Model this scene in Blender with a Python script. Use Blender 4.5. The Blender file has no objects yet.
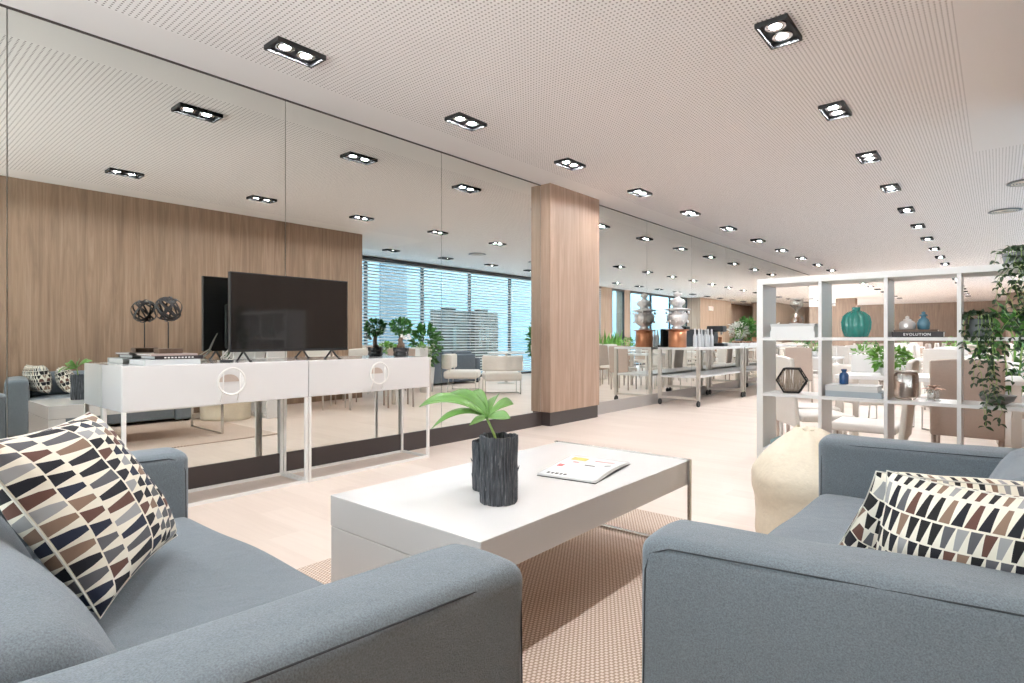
import bpy, bmesh, math, random
from mathutils import Vector, Matrix, noise as mnoise
R = random.Random(7)
PI = math.pi
C = bpy.context.scene.collection
sc = bpy.context.scene
rad = math.radians

# ------------------------------------------------------------------ node helpers
class E:                                    # tiny expression wrapper over Math nodes
    def __init__(s, nt, sock): s.nt, s.k = nt, sock
    def op(s, o, b=None, c=None):
        n = s.nt.nodes.new('ShaderNodeMath'); n.operation = o
        for i, v in enumerate((s, b, c)):
            if v is None: continue
            if isinstance(v, E): s.nt.links.new(v.k, n.inputs[i])
            else: n.inputs[i].default_value = v
        return E(s.nt, n.outputs[0])
    def __add__(s, b): return s.op('ADD', b)
    def __sub__(s, b): return s.op('SUBTRACT', b)
    def __mul__(s, b): return s.op('MULTIPLY', b)
    def __truediv__(s, b): return s.op('DIVIDE', b)
    def lt(s, b): return s.op('LESS_THAN', b)
    def gt(s, b): return s.op('GREATER_THAN', b)
    def fl(s): return s.op('FLOOR')
    def fr(s): return s.op('FRACT')
    def ab(s): return s.op('ABSOLUTE')
    def sin(s): return s.op('SINE')

def mat(name, col, rough=.5, metal=0., **kw):
    m = bpy.data.materials.new(name); m.use_nodes = True
    b = m.node_tree.nodes['Principled BSDF']
    b.inputs['Base Color'].default_value = (*col, 1)
    b.inputs['Roughness'].default_value = rough
    b.inputs['Metallic'].default_value = metal
    for k, v in kw.items():
        b.inputs[k.replace('_', ' ')].default_value = v
    return m
def nodes(m): return m.node_tree, m.node_tree.nodes, m.node_tree.links, m.node_tree.nodes['Principled BSDF']
def coords(nt, kind='Object', scale=(1, 1, 1), rot=(0, 0, 0)):
    t = nt.nodes.new('ShaderNodeTexCoord'); mp = nt.nodes.new('ShaderNodeMapping')
    mp.inputs['Scale'].default_value = scale; mp.inputs['Rotation'].default_value = rot
    nt.links.new(t.outputs[kind], mp.inputs['Vector']); return mp.outputs['Vector']
def ntex(nt, vec, scale, detail=3, rough=.55, dist=0):
    n = nt.nodes.new('ShaderNodeTexNoise'); n.inputs['Scale'].default_value = scale
    n.inputs['Detail'].default_value = detail; n.inputs['Roughness'].default_value = rough
    n.inputs['Distortion'].default_value = dist
    nt.links.new(vec, n.inputs['Vector']); return n.outputs['Fac']
def ramp(nt, fac, stops, const=False):
    r = nt.nodes.new('ShaderNodeValToRGB'); e = r.color_ramp.elements
    if const: r.color_ramp.interpolation = 'CONSTANT'
    while len(e) < len(stops): e.new(.5)
    for i, (p, c) in enumerate(stops): e[i].position = p; e[i].color = (*c, 1)
    nt.links.new(fac, r.inputs['Fac']); return r.outputs['Color']
def bump(nt, b, h, strength=.2, dist=.01):
    n = nt.nodes.new('ShaderNodeBump'); n.inputs['Strength'].default_value = strength; n.inputs['Distance'].default_value = dist
    nt.links.new(h, n.inputs['Height']); nt.links.new(n.outputs['Normal'], b.inputs['Normal'])
def mixc(nt, fac, a, b):
    n = nt.nodes.new('ShaderNodeMix'); n.data_type = 'RGBA'
    for i, v in ((0, fac), (6, a), (7, b)):
        if isinstance(v, E): v = v.k
        if hasattr(v, 'links') or hasattr(v, 'is_linked'): nt.links.new(v, n.inputs[i])
        elif isinstance(v, (int, float)): n.inputs[i].default_value = v
        else: n.inputs[i].default_value = (*v, 1)
    return n.outputs[2]
def sepxyz(nt, vec):
    n = nt.nodes.new('ShaderNodeSeparateXYZ'); nt.links.new(vec, n.inputs[0])
    return [E(nt, o) for o in n.outputs]

# ------------------------------------------------------------------ materials
def fabric(name, c, var=.12, sc_=520, rough=.95, sheen=.25):
    m = mat(name, c, rough, Sheen_Weight=sheen)
    nt, N, L, b = nodes(m); v = coords(nt)
    f1 = ntex(nt, v, sc_, 2, .7); f2 = ntex(nt, v, 5, 3)
    d = tuple(x * (1 - var) for x in c); l = tuple(min(1, x * (1 + var)) for x in c)
    k = ramp(nt, f1, [(.3, d), (.7, l)])
    b_ = mixc(nt, (E(nt, f2) * .35).k, k, tuple(x * .86 for x in c))
    L.new(b_, b.inputs['Base Color'])
    h = (E(nt, f1) * .25 + E(nt, ntex(nt, v, 9, 3, .5, .6)) * 1.0)
    bump(nt, b, h.k, .45, .014)
    return m
def wood(name, c1, c2, c3, axis=2, sc_=1.0, rough=.55):
    m = mat(name, c2, rough); nt, N, L, b = nodes(m)
    s = [9 * sc_, 9 * sc_, 9 * sc_]; s[axis] = .55 * sc_
    v = coords(nt, 'Object', s)
    f = ntex(nt, v, 1.3, 6, .62, 1.1)
    s2 = [60 * sc_] * 3; s2[axis] = 1.2 * sc_
    f2 = ntex(nt, coords(nt, 'Object', s2), 1.0, 3, .6)
    k = ramp(nt, f, [(.28, c1), (.5, c2), (.72, c3)])
    k2 = mixc(nt, (E(nt, f2) - .42).op('MULTIPLY', 1.1).op('MAXIMUM', 0.).k, k, tuple(x * .62 for x in c1))
    L.new(k2, b.inputs['Base Color']); bump(nt, b, f2, .08, .004)
    return m
M = {}
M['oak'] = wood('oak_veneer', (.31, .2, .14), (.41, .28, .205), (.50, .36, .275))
M['walnut'] = wood('dark_wood', (.07, .04, .028), (.11, .065, .042), (.16, .1, .065))
M['oak_shaded'] = wood('oak_veneer_shaded', (.215, .135, .088), (.31, .205, .138), (.395, .275, .195))  # same oak as the column, the wall's weaker light put into the colour
M['gloss_white'] = mat('gloss_white_lacquer', (.83, .82, .81), .12, Coat_Weight=.3)
M['console_white'] = mat('console_white_gloss', (.72, .705, .70), .14, Coat_Weight=.3)
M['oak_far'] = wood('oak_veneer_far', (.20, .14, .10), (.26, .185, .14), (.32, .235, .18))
M['white'] = mat('white_laminate', (.8, .79, .78), .35)
M['white_metal'] = mat('white_powder_coat', (.8, .78, .75), .35)
M['paint'] = mat('white_paint', (.8, .77, .75), .8)
M['black'] = mat('black_plastic', (.012, .012, .014), .35)
M['screen'] = mat('dark_screen_glass', (.012, .011, .011), .06, Coat_Weight=.2)
M['black_iron'] = mat('black_iron', (.02, .018, .018), .45, .4)
M['chrome'] = mat('brushed_chrome', (.62, .6, .57), .22, 1)
M['steel'] = mat('satin_steel', (.66, .62, .57), .35, .9)
M['dark_base'] = mat('dark_brown_skirting', (.052, .04, .038), .4)
M['grey_base'] = mat('pale_metal_skirting', (.5, .47, .45), .3, .5)
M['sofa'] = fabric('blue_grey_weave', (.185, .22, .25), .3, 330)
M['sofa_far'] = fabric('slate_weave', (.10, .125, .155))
M['piping'] = mat('grey_piping', (.05, .055, .062), .9)
M['beanbag'] = fabric('cream_leatherette', (.80, .71, .56), .04, 40, .5, .0)
M['taupe'] = fabric('taupe_leatherette', (.50, .405, .345), .05, 200, .5, 0)
M['cream'] = fabric('cream_leatherette_seat', (.76, .72, .67), .04, 200, .5, 0)
M['candle'] = mat('candle_wax', (.8, .76, .7), .6)
M['teal'] = mat('teal_glaze', (.02, .235, .2), .12, Coat_Weight=.6)
M['cobalt'] = mat('cobalt_glass', (.012, .075, .23), .08, Coat_Weight=.5)
M['paleblue'] = mat('pale_blue_glass', (.13, .32, .45), .08, Transmission_Weight=.4)
M['copper'] = mat('copper', (.55, .24, .13), .28, .85)
M['rose_copper'] = mat('rose_copper', (.62, .4, .32), .3, .7)
M['crystal'] = mat('silvered_crystal', (.82, .79, .78), .12, .35)
M['leaf'] = mat('monstera_green', (.15, .33, .075), .3, Subsurface_Weight=.0, Coat_Weight=.2)
M['leaf_dark'] = mat('dark_vine_green', (.022, .05, .018), .45)
M['leaf_mid'] = mat('shrub_green', (.055, .18, .03), .45)
M['leaf_light'] = mat('light_green', (.16, .36, .06), .45)
M['petal'] = mat('white_petal', (.85, .84, .8), .6)
M['stem'] = mat('green_stem', (.28, .42, .12), .5)
M['bark'] = wood('tree_bark', (.12, .07, .04), (.22, .14, .09), (.3, .2, .13), 2, 3)
M['pot_black'] = mat('black_ceramic', (.018, .018, .02), .22)
M['pot_grey'] = mat('grey_zinc', (.17, .19, .205), .5, .3)
M['soil'] = mat('potting_soil', (.03, .02, .015), .95)
M['paper'] = mat('coated_paper', (.84, .84, .83), .35)
M['ink'] = mat('black_ink', (.015, .015, .017), .5)
M['ink_red'] = mat('red_ink', (.7, .12, .12), .5)
M['ink_yellow'] = mat('yellow_ink', (.8, .5, .08), .5)
M['ink_pink'] = mat('pink_ink', (.6, .3, .3), .5)
M['book_dark'] = mat('dark_book_cover', (.025, .018, .02), .5)
M['book_rose'] = mat('rose_book_cover', (.42, .33, .31), .55)
M['book_silver'] = mat('silver_book_cover', (.62, .64, .65), .3)
M['book_grey'] = mat('blue_grey_book', (.38, .43, .47), .5)
M['book_pale'] = mat('pale_grey_book', (.62, .62, .61), .5)
M['twine'] = mat('twine', (.42, .34, .27), .9)
M['bowl'] = mat('grey_stoneware', (.2, .19, .175), .5)
M['fixture'] = mat('graphite_housing', (.014, .014, .016), .6, .0)
M['reflector'] = mat('lamp_reflector', (.6, .6, .62), .15, 1)
M['cable'] = mat('white_cable', (.7, .68, .62), .5)
M['rubber'] = mat('caster_rubber', (.03, .03, .03), .6)
M['soap'] = mat('bottle_glass', (.8, .81, .82), .1, Transmission_Weight=.25)
M['sand'] = mat('brown_sand', (.36, .17, .09), .9)
M['tealbox'] = mat('grey_teal_box', (.25, .36, .38), .7)
M['asphalt'] = mat('grey_paving', (.36, .41, .44), .9)
M['facade'] = mat('pale_render', (.42, .54, .60), .9)
M['facade_dark'] = mat('grey_cladding', (.2, .24, .27), .7)
M['food'] = mat('baked_brown', (.2, .1, .05), .7)

def bark_vase():
    m = mat('bark_grey', (.08, .085, .1), .7); nt, N, L, b = nodes(m)
    v = coords(nt, 'Object', (95, 95, 6)); f = ntex(nt, v, 1.5, 5, .7)
    L.new(ramp(nt, f, [(.34, (.02, .022, .027)), (.47, (.09, .1, .115)), (.6, (.17, .18, .2)), (.68, (.5, .51, .53))]), b.inputs['Base Color'])
    bump(nt, b, f, .9, .02); return m
M['bark_vase'] = bark_vase()

def mirror_m():
    m = mat('mirror_silver', (.83, .845, .81), .0, 1); return m
M['mirror'] = mirror_m()
def glass_m(name, tint, refl=.08):
    m = bpy.data.materials.new(name); m.use_nodes = True; nt = m.node_tree; nt.nodes.clear()
    o = nt.nodes.new('ShaderNodeOutputMaterial'); t = nt.nodes.new('ShaderNodeBsdfTransparent'); g = nt.nodes.new('ShaderNodeBsdfGlossy')
    t.inputs[0].default_value = (*tint, 1); g.inputs['Roughness'].default_value = .02
    mx = nt.nodes.new('ShaderNodeMixShader'); mx.inputs[0].default_value = refl
    nt.links.new(t.outputs[0], mx.inputs[1]); nt.links.new(g.outputs[0], mx.inputs[2]); nt.links.new(mx.outputs[0], o.inputs[0])
    return m
M['pane'] = glass_m('window_glass', (.80, .93, .98), .03)
M['smoke'] = glass_m('smoked_glass', (.62, .56, .52), .12)
M['clear'] = glass_m('clear_glass', (.86, .88, .87), .24)

def lamp_m(strength=150.):
    m = bpy.data.materials.new('lamp_glow'); m.use_nodes = True; nt = m.node_tree; nt.nodes.clear()
    o = nt.nodes.new('ShaderNodeOutputMaterial'); e = nt.nodes.new('ShaderNodeEmission')
    e.inputs[0].default_value = (.95, .975, 1, 1); e.inputs[1].default_value = strength
    nt.links.new(e.outputs[0], o.inputs[0]); return m
M['lamp'] = lamp_m(860.)
def sign_m():
    m = bpy.data.materials.new('sign_glow'); m.use_nodes = True; nt = m.node_tree; nt.nodes.clear()
    o = nt.nodes.new('ShaderNodeOutputMaterial'); e = nt.nodes.new('ShaderNodeEmission')
    e.inputs[0].default_value = (1, .2, .12, 1); e.inputs[1].default_value = 3.
    nt.links.new(e.outputs[0], o.inputs[0]); return m
M['sign'] = sign_m()

def floor_m():
    m = mat('pale_floor', (.7, .55, .45), .38); nt, N, L, b = nodes(m)
    v = coords(nt, 'Object'); x, y, z = sepxyz(nt, v)
    row = (y * (1 / .19)).fl(); off = (row * .37).fr() * 1.3
    cx = ((x + off) * (1 / 1.3)).fl()
    wn = nt.nodes.new('ShaderNodeTexWhiteNoise'); wn.noise_dimensions = '2D'
    cb = nt.nodes.new('ShaderNodeCombineXYZ'); L.new(row.k, cb.inputs[0]); L.new(cx.k, cb.inputs[1]); L.new(cb.outputs[0], wn.inputs['Vector'])
    g = ntex(nt, coords(nt, 'Object', (1.6, 26, 1)), 1.0, 5, .6, .5)
    t = E(nt, wn.outputs['Value']) * .35 + E(nt, g) * .65
    L.new(ramp(nt, t.k, [(.2, (.67, .55, .47)), (.5, (.73, .61, .53)), (.8, (.775, .66, .58))]), b.inputs['Base Color'])
    return m
M['floor'] = floor_m()

def perforated():
    m = mat('perforated_plaster', (.8, .75, .73), .85); nt, N, L, b = nodes(m)
    x, y, z = sepxyz(nt, coords(nt, 'Object'))
    p = 1 / .026
    fx = (x * p).fr() - .5; fy = (y * (1 / .033)).fr() * 1.27 - .635
    d = (fx * fx + fy * fy).lt(.055)
    L.new(mixc(nt, d, (.93, .895, .89), (.29, .25, .24)), b.inputs['Base Color']); return m
M['perf'] = perforated()
M['ceil'] = mat('smooth_plaster', (.89, .855, .845), .85)

def rug_m():
    m = mat('woven_sisal', (.5, .36, .26), .95); nt, N, L, b = nodes(m)
    x, y, z = sepxyz(nt, coords(nt, 'Object'))
    ny = y * (1 / .0145); nx = x * (1 / .018)
    a = (nx + (ny.fl() * .5)).fr(); c = ny.fr()
    dk = (a - .5).ab().gt(.3).op('MAXIMUM', (c - .5).ab().gt(.37))
    f = ntex(nt, coords(nt), 160, 2)
    base = ramp(nt, f, [(.3, (.70, .57, .48)), (.7, (.82, .70, .61))])
    L.new(mixc(nt, dk, base, (.43, .31, .235)), b.inputs['Base Color'])
    bump(nt, b, (dk * -1.).k, .4, .006); return m
M['rug'] = rug_m()

def wedge(name, nb=6.2, nw=12., ph=0., navy=(.02, .026, .05), amp=.42):
    m = mat(name, (.8, .76, .66), .9); nt, N, L, b = nodes(m)
    u, v, _ = sepxyz(nt, coords(nt, 'UV'))
    uw = u * nb + ((u * 9.4) + ph).sin() * amp + 3.
    i = uw.fl(); fu = uw.fr()
    vj = v * nw + (i * .37).fr() + ((u * 5) + ph).sin() * .25
    j = vj.fl(); fv = vj.fr()
    wn = nt.nodes.new('ShaderNodeTexWhiteNoise'); wn.noise_dimensions = '3D'
    cb = nt.nodes.new('ShaderNodeCombineXYZ'); L.new(i.k, cb.inputs[0]); L.new(j.k, cb.inputs[1]); cb.inputs[2].default_value = ph
    L.new(cb.outputs[0], wn.inputs['Vector']); rnd = E(nt, wn.outputs['Value'])
    par = ((i * .618 + .13).fr()).gt(.5)                     # which end of the band is wide
    fo = fu * (par * -2. + 1.) + par
    hw = fo * .27 + .18
    mask = (fv - .5).ab().lt(hw).op('MULTIPLY', (fu - .5).ab().lt(.455))
    cols = [(0, (.012, .012, .018)), (.3, navy), (.48, (.13, .06, .045)), (.62, (.11, .11, .12)), (.78, (.34, .34, .34)), (.9, (.26, .17, .12))]
    k = ramp(nt, rnd.k, cols, True)
    cream = mixc(nt, ntex(nt, coords(nt, 'Object'), 4, 2), (.86, .82, .72), (.78, .73, .6))
    L.new(mixc(nt, mask, cream, k), b.inputs['Base Color'])
    bump(nt, b, ntex(nt, coords(nt, 'Object'), 14, 3, .5, .7), .35, .012)
    return m
M['wedge'] = wedge('wedge_print', 7.3, 13.)
M['wedge2'] = wedge('wedge_print_small', 7.4, 17., 1.7, (.012, .011, .012), .12)

# ------------------------------------------------------------------ mesh builder
class MB:
    def __init__(s): s.bm = bmesh.new()
    def box(s, x0, x1, y0, y1, z0, z1, mi=0, T=None):
        vs = [s.bm.verts.new(Vector(p)) for p in ((x0,y0,z0),(x1,y0,z0),(x1,y1,z0),(x0,y1,z0),(x0,y0,z1),(x1,y0,z1),(x1,y1,z1),(x0,y1,z1))]
        if T is not None:
            for v in vs: v.co = T @ v.co
        for f in ((0,3,2,1),(4,5,6,7),(0,1,5,4),(1,2,6,5),(2,3,7,6),(3,0,4,7)):
            s.bm.faces.new([vs[i] for i in f]).material_index = mi
        return s
    def rbox(s, x0, x1, y0, y1, z0, z1, r=.02, n=(4, 4, 4), mi=0, T=None, fn=None):
        """rounded soft box; fn(p, q) moves the finished points (q in -1..1)"""
        c = Vector(((x0+x1)/2, (y0+y1)/2, (z0+z1)/2)); h = Vector(((x1-x0)/2, (y1-y0)/2, (z1-z0)/2))
        r = min(r, *h)
        def ticks(hh, k):
            e = [-hh, -hh+r*.3, -hh+r*.75] if r > 0 else [-hh]
            mid = [-(hh-r)+2*(hh-r)*i/k for i in range(k+1)]
            t = sorted(set(round(a, 6) for a in e+mid+[-a for a in e])); return t
        t = [ticks(h[i], n[i]) for i in range(3)]
        cache = {}
        def vert(p):
            key = tuple(round(a, 5) for a in p)
            if key in cache: return cache[key]
            q = Vector([max(-(h[i]-r), min(h[i]-r, p[i])) for i in range(3)]); d = Vector(p)-q
            o = q + (d.normalized()*r if d.length > 1e-9 else d)
            if fn: o = Vector(fn(o, Vector([o[i]/h[i] for i in range(3)])))
            o = o + c
            if T is not None: o = T @ o
            v = s.bm.verts.new(o); cache[key] = v; return v
        for ax in range(3):
            a, b2 = (ax+1) % 3, (ax+2) % 3
            for sg in (-1, 1):
                for i in range(len(t[a])-1):
                    for j in range(len(t[b2])-1):
                        q = []
                        for (ii, jj) in ((i,j),(i+1,j),(i+1,j+1),(i,j+1)):
                            p = [0,0,0]; p[ax] = sg*h[ax]; p[a] = t[a][ii]; p[b2] = t[b2][jj]; q.append(vert(p))
                        if sg < 0: q.reverse()
                        try:
                            f = s.bm.faces.new(q); f.material_index = mi; f.smooth = True
                        except ValueError: pass
        return s
    def tube(s, pts, r, seg=10, mi=0, closed=False, cap=True):
        pts = [Vector(p) for p in pts]; n = len(pts); rings = []
        up = None
        for i, p in enumerate(pts):
            a = pts[(i-1) % n] if (closed or i > 0) else p; b = pts[(i+1) % n] if (closed or i < n-1) else p
            d = (b-a).normalized()
            if up is None: up = Vector((0,0,1)) if abs(d.z) < .9 else Vector((1,0,0))
            x = d.cross(up); x = x.normalized() if x.length > 1e-6 else d.orthogonal().normalized()
            y = x.cross(d).normalized(); up = y
            rr = r[i] if isinstance(r, (list, tuple)) else r
            rings.append([s.bm.verts.new(p + x*rr*math.cos(2*PI*k/seg) + y*rr*math.sin(2*PI*k/seg)) for k in range(seg)])
        m = n if closed else n-1
        for i in range(m):
            A, B = rings[i], rings[(i+1) % n]
            for k in range(seg):
                try:
                    f = s.bm.faces.new((A[k], A[(k+1) % seg], B[(k+1) % seg], B[k])); f.smooth = True; f.material_index = mi
                except ValueError: pass
        if cap and not closed:
            s.bm.faces.new(list(reversed(rings[0]))).material_index = mi; s.bm.faces.new(rings[-1]).material_index = mi
        return s
    def lathe(s, prof, seg=32, c=(0,0,0), mi=0, rib=0, ribn=12, smooth=True):
        rings = []
        for (r, z) in prof:
            ring = []
            for k in range(seg):
                a = 2*PI*k/seg; rr = r*(1+rib*(abs(math.cos(ribn*a/2))-.6)) if rib else r
                ring.append(s.bm.verts.new((c[0]+rr*math.cos(a), c[1]+rr*math.sin(a), c[2]+z)))
            rings.append(ring)
        for A, B in zip(rings, rings[1:]):
            for k in range(seg):
                f = s.bm.faces.new((A[k], A[(k+1) % seg], B[(k+1) % seg], B[k])); f.smooth = smooth; f.material_index = mi
        s.bm.faces.new(list(reversed(rings[0]))).material_index = mi; s.bm.faces.new(rings[-1]).material_index = mi
        return s
    def poly(s, pts, mi=0):
        f = s.bm.faces.new([s.bm.verts.new(p) for p in pts]); f.material_index = mi; return f
    def leaf(s, p, d, n, ln, w, mi=0, fold=.18):
        """a pointed leaf of real (thin, creased) shape from p along d"""
        d = Vector(d).normalized(); n = Vector(n); x = d.cross(n)
        x = x.normalized() if x.length > 1e-5 else d.orthogonal().normalized(); n = x.cross(d)
        p = Vector(p); rows = ((0,.05,0),(.25,.8,.03),(.5,1,.02),(.78,.6,-.05),(1,.03,-.14))
        prev = None
        for (t, ww, dz) in rows:
            c = p+d*ln*t+n*ln*dz
            cur = [s.bm.verts.new(c - x*w*ww*.5 + n*w*fold*ww), s.bm.verts.new(c), s.bm.verts.new(c + x*w*ww*.5 + n*w*fold*ww)]
            if prev:
                for k in (0, 1):
                    f = s.bm.faces.new((prev[k], prev[k+1], cur[k+1], cur[k])); f.smooth = True; f.material_index = mi
            prev = cur
        return s
    def build(s, name, m, parent=None, smooth=None, bevel=0, solid=0):
        me = bpy.data.meshes.new(name); bmesh.ops.recalc_face_normals(s.bm, faces=s.bm.faces[:]); s.bm.to_mesh(me); s.bm.free()
        for k in (m if isinstance(m, (list, tuple)) else [m]): me.materials.append(M[k])
        o = bpy.data.objects.new(name, me); C.objects.link(o)
        if parent is not None:
            o.parent = parent
            o.location = -Vector(parent.location) if parent.get('_w') else (0,0,0)
        if bevel:
            b = o.modifiers.new('b', 'BEVEL'); b.width = bevel; b.segments = 2; b.limit_method = 'ANGLE'; b.angle_limit = rad(40)
        if solid:
            b = o.modifiers.new('s', 'SOLIDIFY'); b.thickness = solid; b.offset = 0
        return o

def tag(o, label, cat, group=None, kind=None):
    if label: o['label'] = label
    if cat: o['category'] = cat
    if group: o['group'] = group
    if kind: o['kind'] = kind
    return o
def thing(name, label, cat, loc=(0,0,0), rz=0, group=None):
    o = bpy.data.objects.new(name, None); o.empty_display_size = .1; C.objects.link(o)
    o.location = loc; o.rotation_euler = (0,0,rz); return tag(o, label, cat, group)
def wthing(name, label, cat, loc, group=None):          # Empty at its base, parts given in world coordinates
    o = thing(name, label, cat, loc, 0, group); o['_w'] = 1; return o
def struct(name, mb, m, parent=None, **k):
    o = mb.build(name, m, parent, **k)
    if parent is None: o['kind'] = 'structure'
    return o
def dup(root, loc, rz=0, label=None, group=None):
    r = root.copy(); C.objects.link(r); r.location = loc; r.rotation_euler = (0,0,rz)
    if label: r['label'] = label
    if group: r['group'] = group
    for ch in list(root.children):
        c = ch.copy(); C.objects.link(c); c.parent = r
        for g in list(ch.children):
            d = g.copy(); C.objects.link(d); d.parent = c
    return r
ORD = ['first','second','third','fourth','fifth','sixth','seventh','eighth','ninth','tenth','eleventh','twelfth','thirteenth','fourteenth','fifteenth','sixteenth','seventeenth','eighteenth','nineteenth','twentieth','twenty-first','twenty-second']

# ------------------------------------------------------------------ room shell
ZC = 2.99; XW = 4.57; XG = 6.83; YF = 38.; YM = 19.; YB = -2.6; YC = 6.3
struct('floor', MB().box(-6, 7.2, YB-.2, YF+.3, -.12, 0), 'floor')
cb = MB()
for (x0, x1, y0, y1, mi) in ((-6, 0, YM, YF+.2, 1), (0, .41, YB, YF+.2, 1), (.41, 4.15, YB, YF+.2, 0), (4.15, 7.2, YB, 7.56, 1), (4.15, 7.2, 7.56, YF+.2, 0)):
    cb.box(x0, x1, y0, y1, ZC, ZC+.08, mi)
struct('ceiling', cb, ['perf', 'ceil'])
struct('wall_left', MB().box(-.16, -.022, YB, YM, 0, ZC), 'paint')
struct('wall_right', MB().box(XW, 7.2, YB, YC, 0, ZC), 'oak_shaded')
nf = MB().box(-.2, XW, YB-.1, YB, ZC-.09, ZC).box(-.2, XW, YB-.1, YB, 0, .08)
nys = [-.2+(XW+.2)*i/3 for i in range(4)]
for x in nys: nf.box(max(-.2, x-.035), min(XW, x+.035), YB-.1, YB, .08, ZC-.09)
nw = struct('window_4', nf, 'dark_base')  # unseen window, added behind the camera so daylight reaches the ceiling
for a, b in zip(nys, nys[1:]): MB().box(a+.035, b-.035, YB-.06, YB-.05, .08, ZC-.09).build('pane', 'clear', nw)
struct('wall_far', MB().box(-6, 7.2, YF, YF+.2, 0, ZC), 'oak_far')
struct('wall_recess', MB().box(-6, -.16, YM-.1, YM, 0, ZC), 'oak')
nf = MB().box(-6.1, -6, YM, YF, ZC-.09, ZC).box(-6.1, -6, YM, YF, 0, .08)
nys = [YM+(YF-YM)*i/6 for i in range(7)]
for y in nys: nf.box(-6.1, -6, max(YM, y-.04), min(YF, y+.04), .08, ZC-.09)
nw = struct('window_5', nf, 'dark_base')  # unseen glazing added in the recess to brighten the hall ceiling
for a, b in zip(nys, nys[1:]): MB().box(-6.06, -6.05, a+.04, b-.04, .08, ZC-.09).build('pane', 'clear', nw)
struct('baseboard_left', MB().box(-.02, .012, YB, 5.7, 0, .172), 'dark_base')
struct('baseboard_far_left', MB().box(-.02, .012, 6.83, YM, 0, .172), 'grey_base')
struct('trim_1', MB().box(-.02, .006, YB, YM, ZC-.012, ZC), 'dark_base')
# mirror panels
seams = [YB, -1.03, .655, 2.345, 4.03, 5.7]
seams2 = [6.83, 8.53, 10.3, 12.05, 13.8, 15.55, 17.3, YM]
mlab = ['mirror panel behind the camera end of the left sofa, beside the near wall', 'frameless mirror panel at the left edge, beside the patterned cushions',
        'tall frameless mirror panel behind the wire ball sculpture and screen', 'tall frameless mirror panel behind the bonsai on the white console', 'tall frameless mirror panel joining the left side of the oak column']
def mlabel(i):
    return 'tall frameless mirror panel, %s beyond the oak column' % ORD[i]
k = 0
for ss, far in ((seams, 0), (seams2, 1)):
    for a, b in zip(ss, ss[1:]):
        if far == 0 and a < -2: lab = 'tall frameless mirror panel behind the left sofa, nearest the near wall'
        elif far == 0: lab = mlab[k]
        else: lab = mlabel(k)
        o = MB().box(-.02, 0, a+.0025, b-.0025, .172, ZC-.012).build('mirror_panel', 'mirror')
        tag(o, lab, 'mirror', 'wall mirror panels'); k += 1
    k = 0
# column
col = struct('column', MB().box(0, .15, 5.7, 6.83, .17, ZC), 'oak')
struct('column_base', MB().box(0, .135, 5.715, 6.815, 0, .17), 'dark_base', col)
# window wall
wt = .08
def win(n, y0, y1, mull):
    f = MB().box(XG, XG+wt, y0, y1, ZC-.09, ZC).box(XG, XG+wt, y0, y1, 0, .06)
    ys = [y0+(y1-y0)*i/mull for i in range(mull+1)]
    for y in ys: f.box(XG, XG+wt, max(y0, y-.03), min(y1, y+.03), .06, ZC-.09)
    fr = struct('window_%d' % n, f, 'dark_base')
    for a, b in zip(ys, ys[1:]):
        MB().box(XG+.03, XG+.045, a+.03, b-.03, .06, ZC-.09).build('pane', 'pane', fr)
win(1, YC, 18.3, 7); win(2, 19.1, 20.05, 1); win(3, 20.5, 26, 3)
struct('wall_window', MB().box(XG, 7.2, 18.3, 19.1, 0, ZC).box(XG, 7.2, 20.05, 20.5, 0, ZC).box(XG, 7.2, 30, YF, 0, ZC), 'oak')
c2 = struct('column_far', MB().box(6.2, 7.2, 26, 30, .15, ZC), 'oak'); struct('base', MB().box(6.22, 7.2, 26.02, 29.98, 0, .15), 'dark_base', c2)
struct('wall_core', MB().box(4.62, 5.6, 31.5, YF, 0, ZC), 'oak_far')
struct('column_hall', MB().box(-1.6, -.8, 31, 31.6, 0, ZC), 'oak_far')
# blinds
bl = MB(); z = .1
while z < ZC-.1:
    T = Matrix.Translation((XG-.06, 0, z)) @ Matrix.Rotation(rad(38), 4, 'Y')
    bl.box(-.026, .026, YC+.05, 18.2, -.0012, .0012, 0, T); z += .075
b_ = thing('venetian_blind', 'wide white venetian blind of open slats in front of the long window', 'blind')
bl.build('slats', 'white', b_)
MB().box(XG-.09, XG-.03, YC+.05, 18.2, ZC-.07, ZC-.01).build('head_rail', 'dark_base', b_)
cords = MB()
for i in range(8):
    y = YC+.6+i*1.55; cords.tube([(XG-.088, y, .1), (XG-.088, y, ZC-.08)], .0025, 6)
cords.build('ladder_cord', 'white', b_)['kind'] = 'stuff'
# outside
struct('ground_outside', MB().box(7.2, 30, -4, 44, -.2, -.02), 'asphalt')
fa = struct('facade_outside', MB().box(13., 13.4, -4, 44, -.02, 6), 'facade')
for a, b in ((8.6, 11.2), (13.0, 14.2), (23.2, 25.5)):
    struct('cladding', MB().box(12.9, 13.0, a, b, -.02, 6), 'facade_dark', fa)
def ext_door(y, lab):
    t = thing('wardrobe', lab, 'cabinet', (9.6, y, -.02), 0, 'dark cabinets beyond the blinds')
    MB().box(0, .5, -.62, .62, .0, 2.05).build('body', 'walnut', t)
    for s in (-1, 1):
        d = MB().box(-.02, 0, min(s*.01, s*.6), max(s*.01, s*.6), .06, 2.0).build('door', 'walnut', t)
        MB().box(-.05, -.02, min(s*.03, s*.05), max(s*.03, s*.05), .7, 1.5).build('handle', 'steel', d)
    MB().lathe([(.1, 0), (.22, .02), (.3, .1), (.28, .11), (.1, .03)], 20, (.25, 0, 2.05)).build('dish', 'pot_black', t)
ext_door(13.5, 'dark wooden double cabinet outside the blinds, beside the grey sofa end')
ext_door(15.1, 'dark wooden double cabinet outside the blinds, nearer the oak column')

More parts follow.
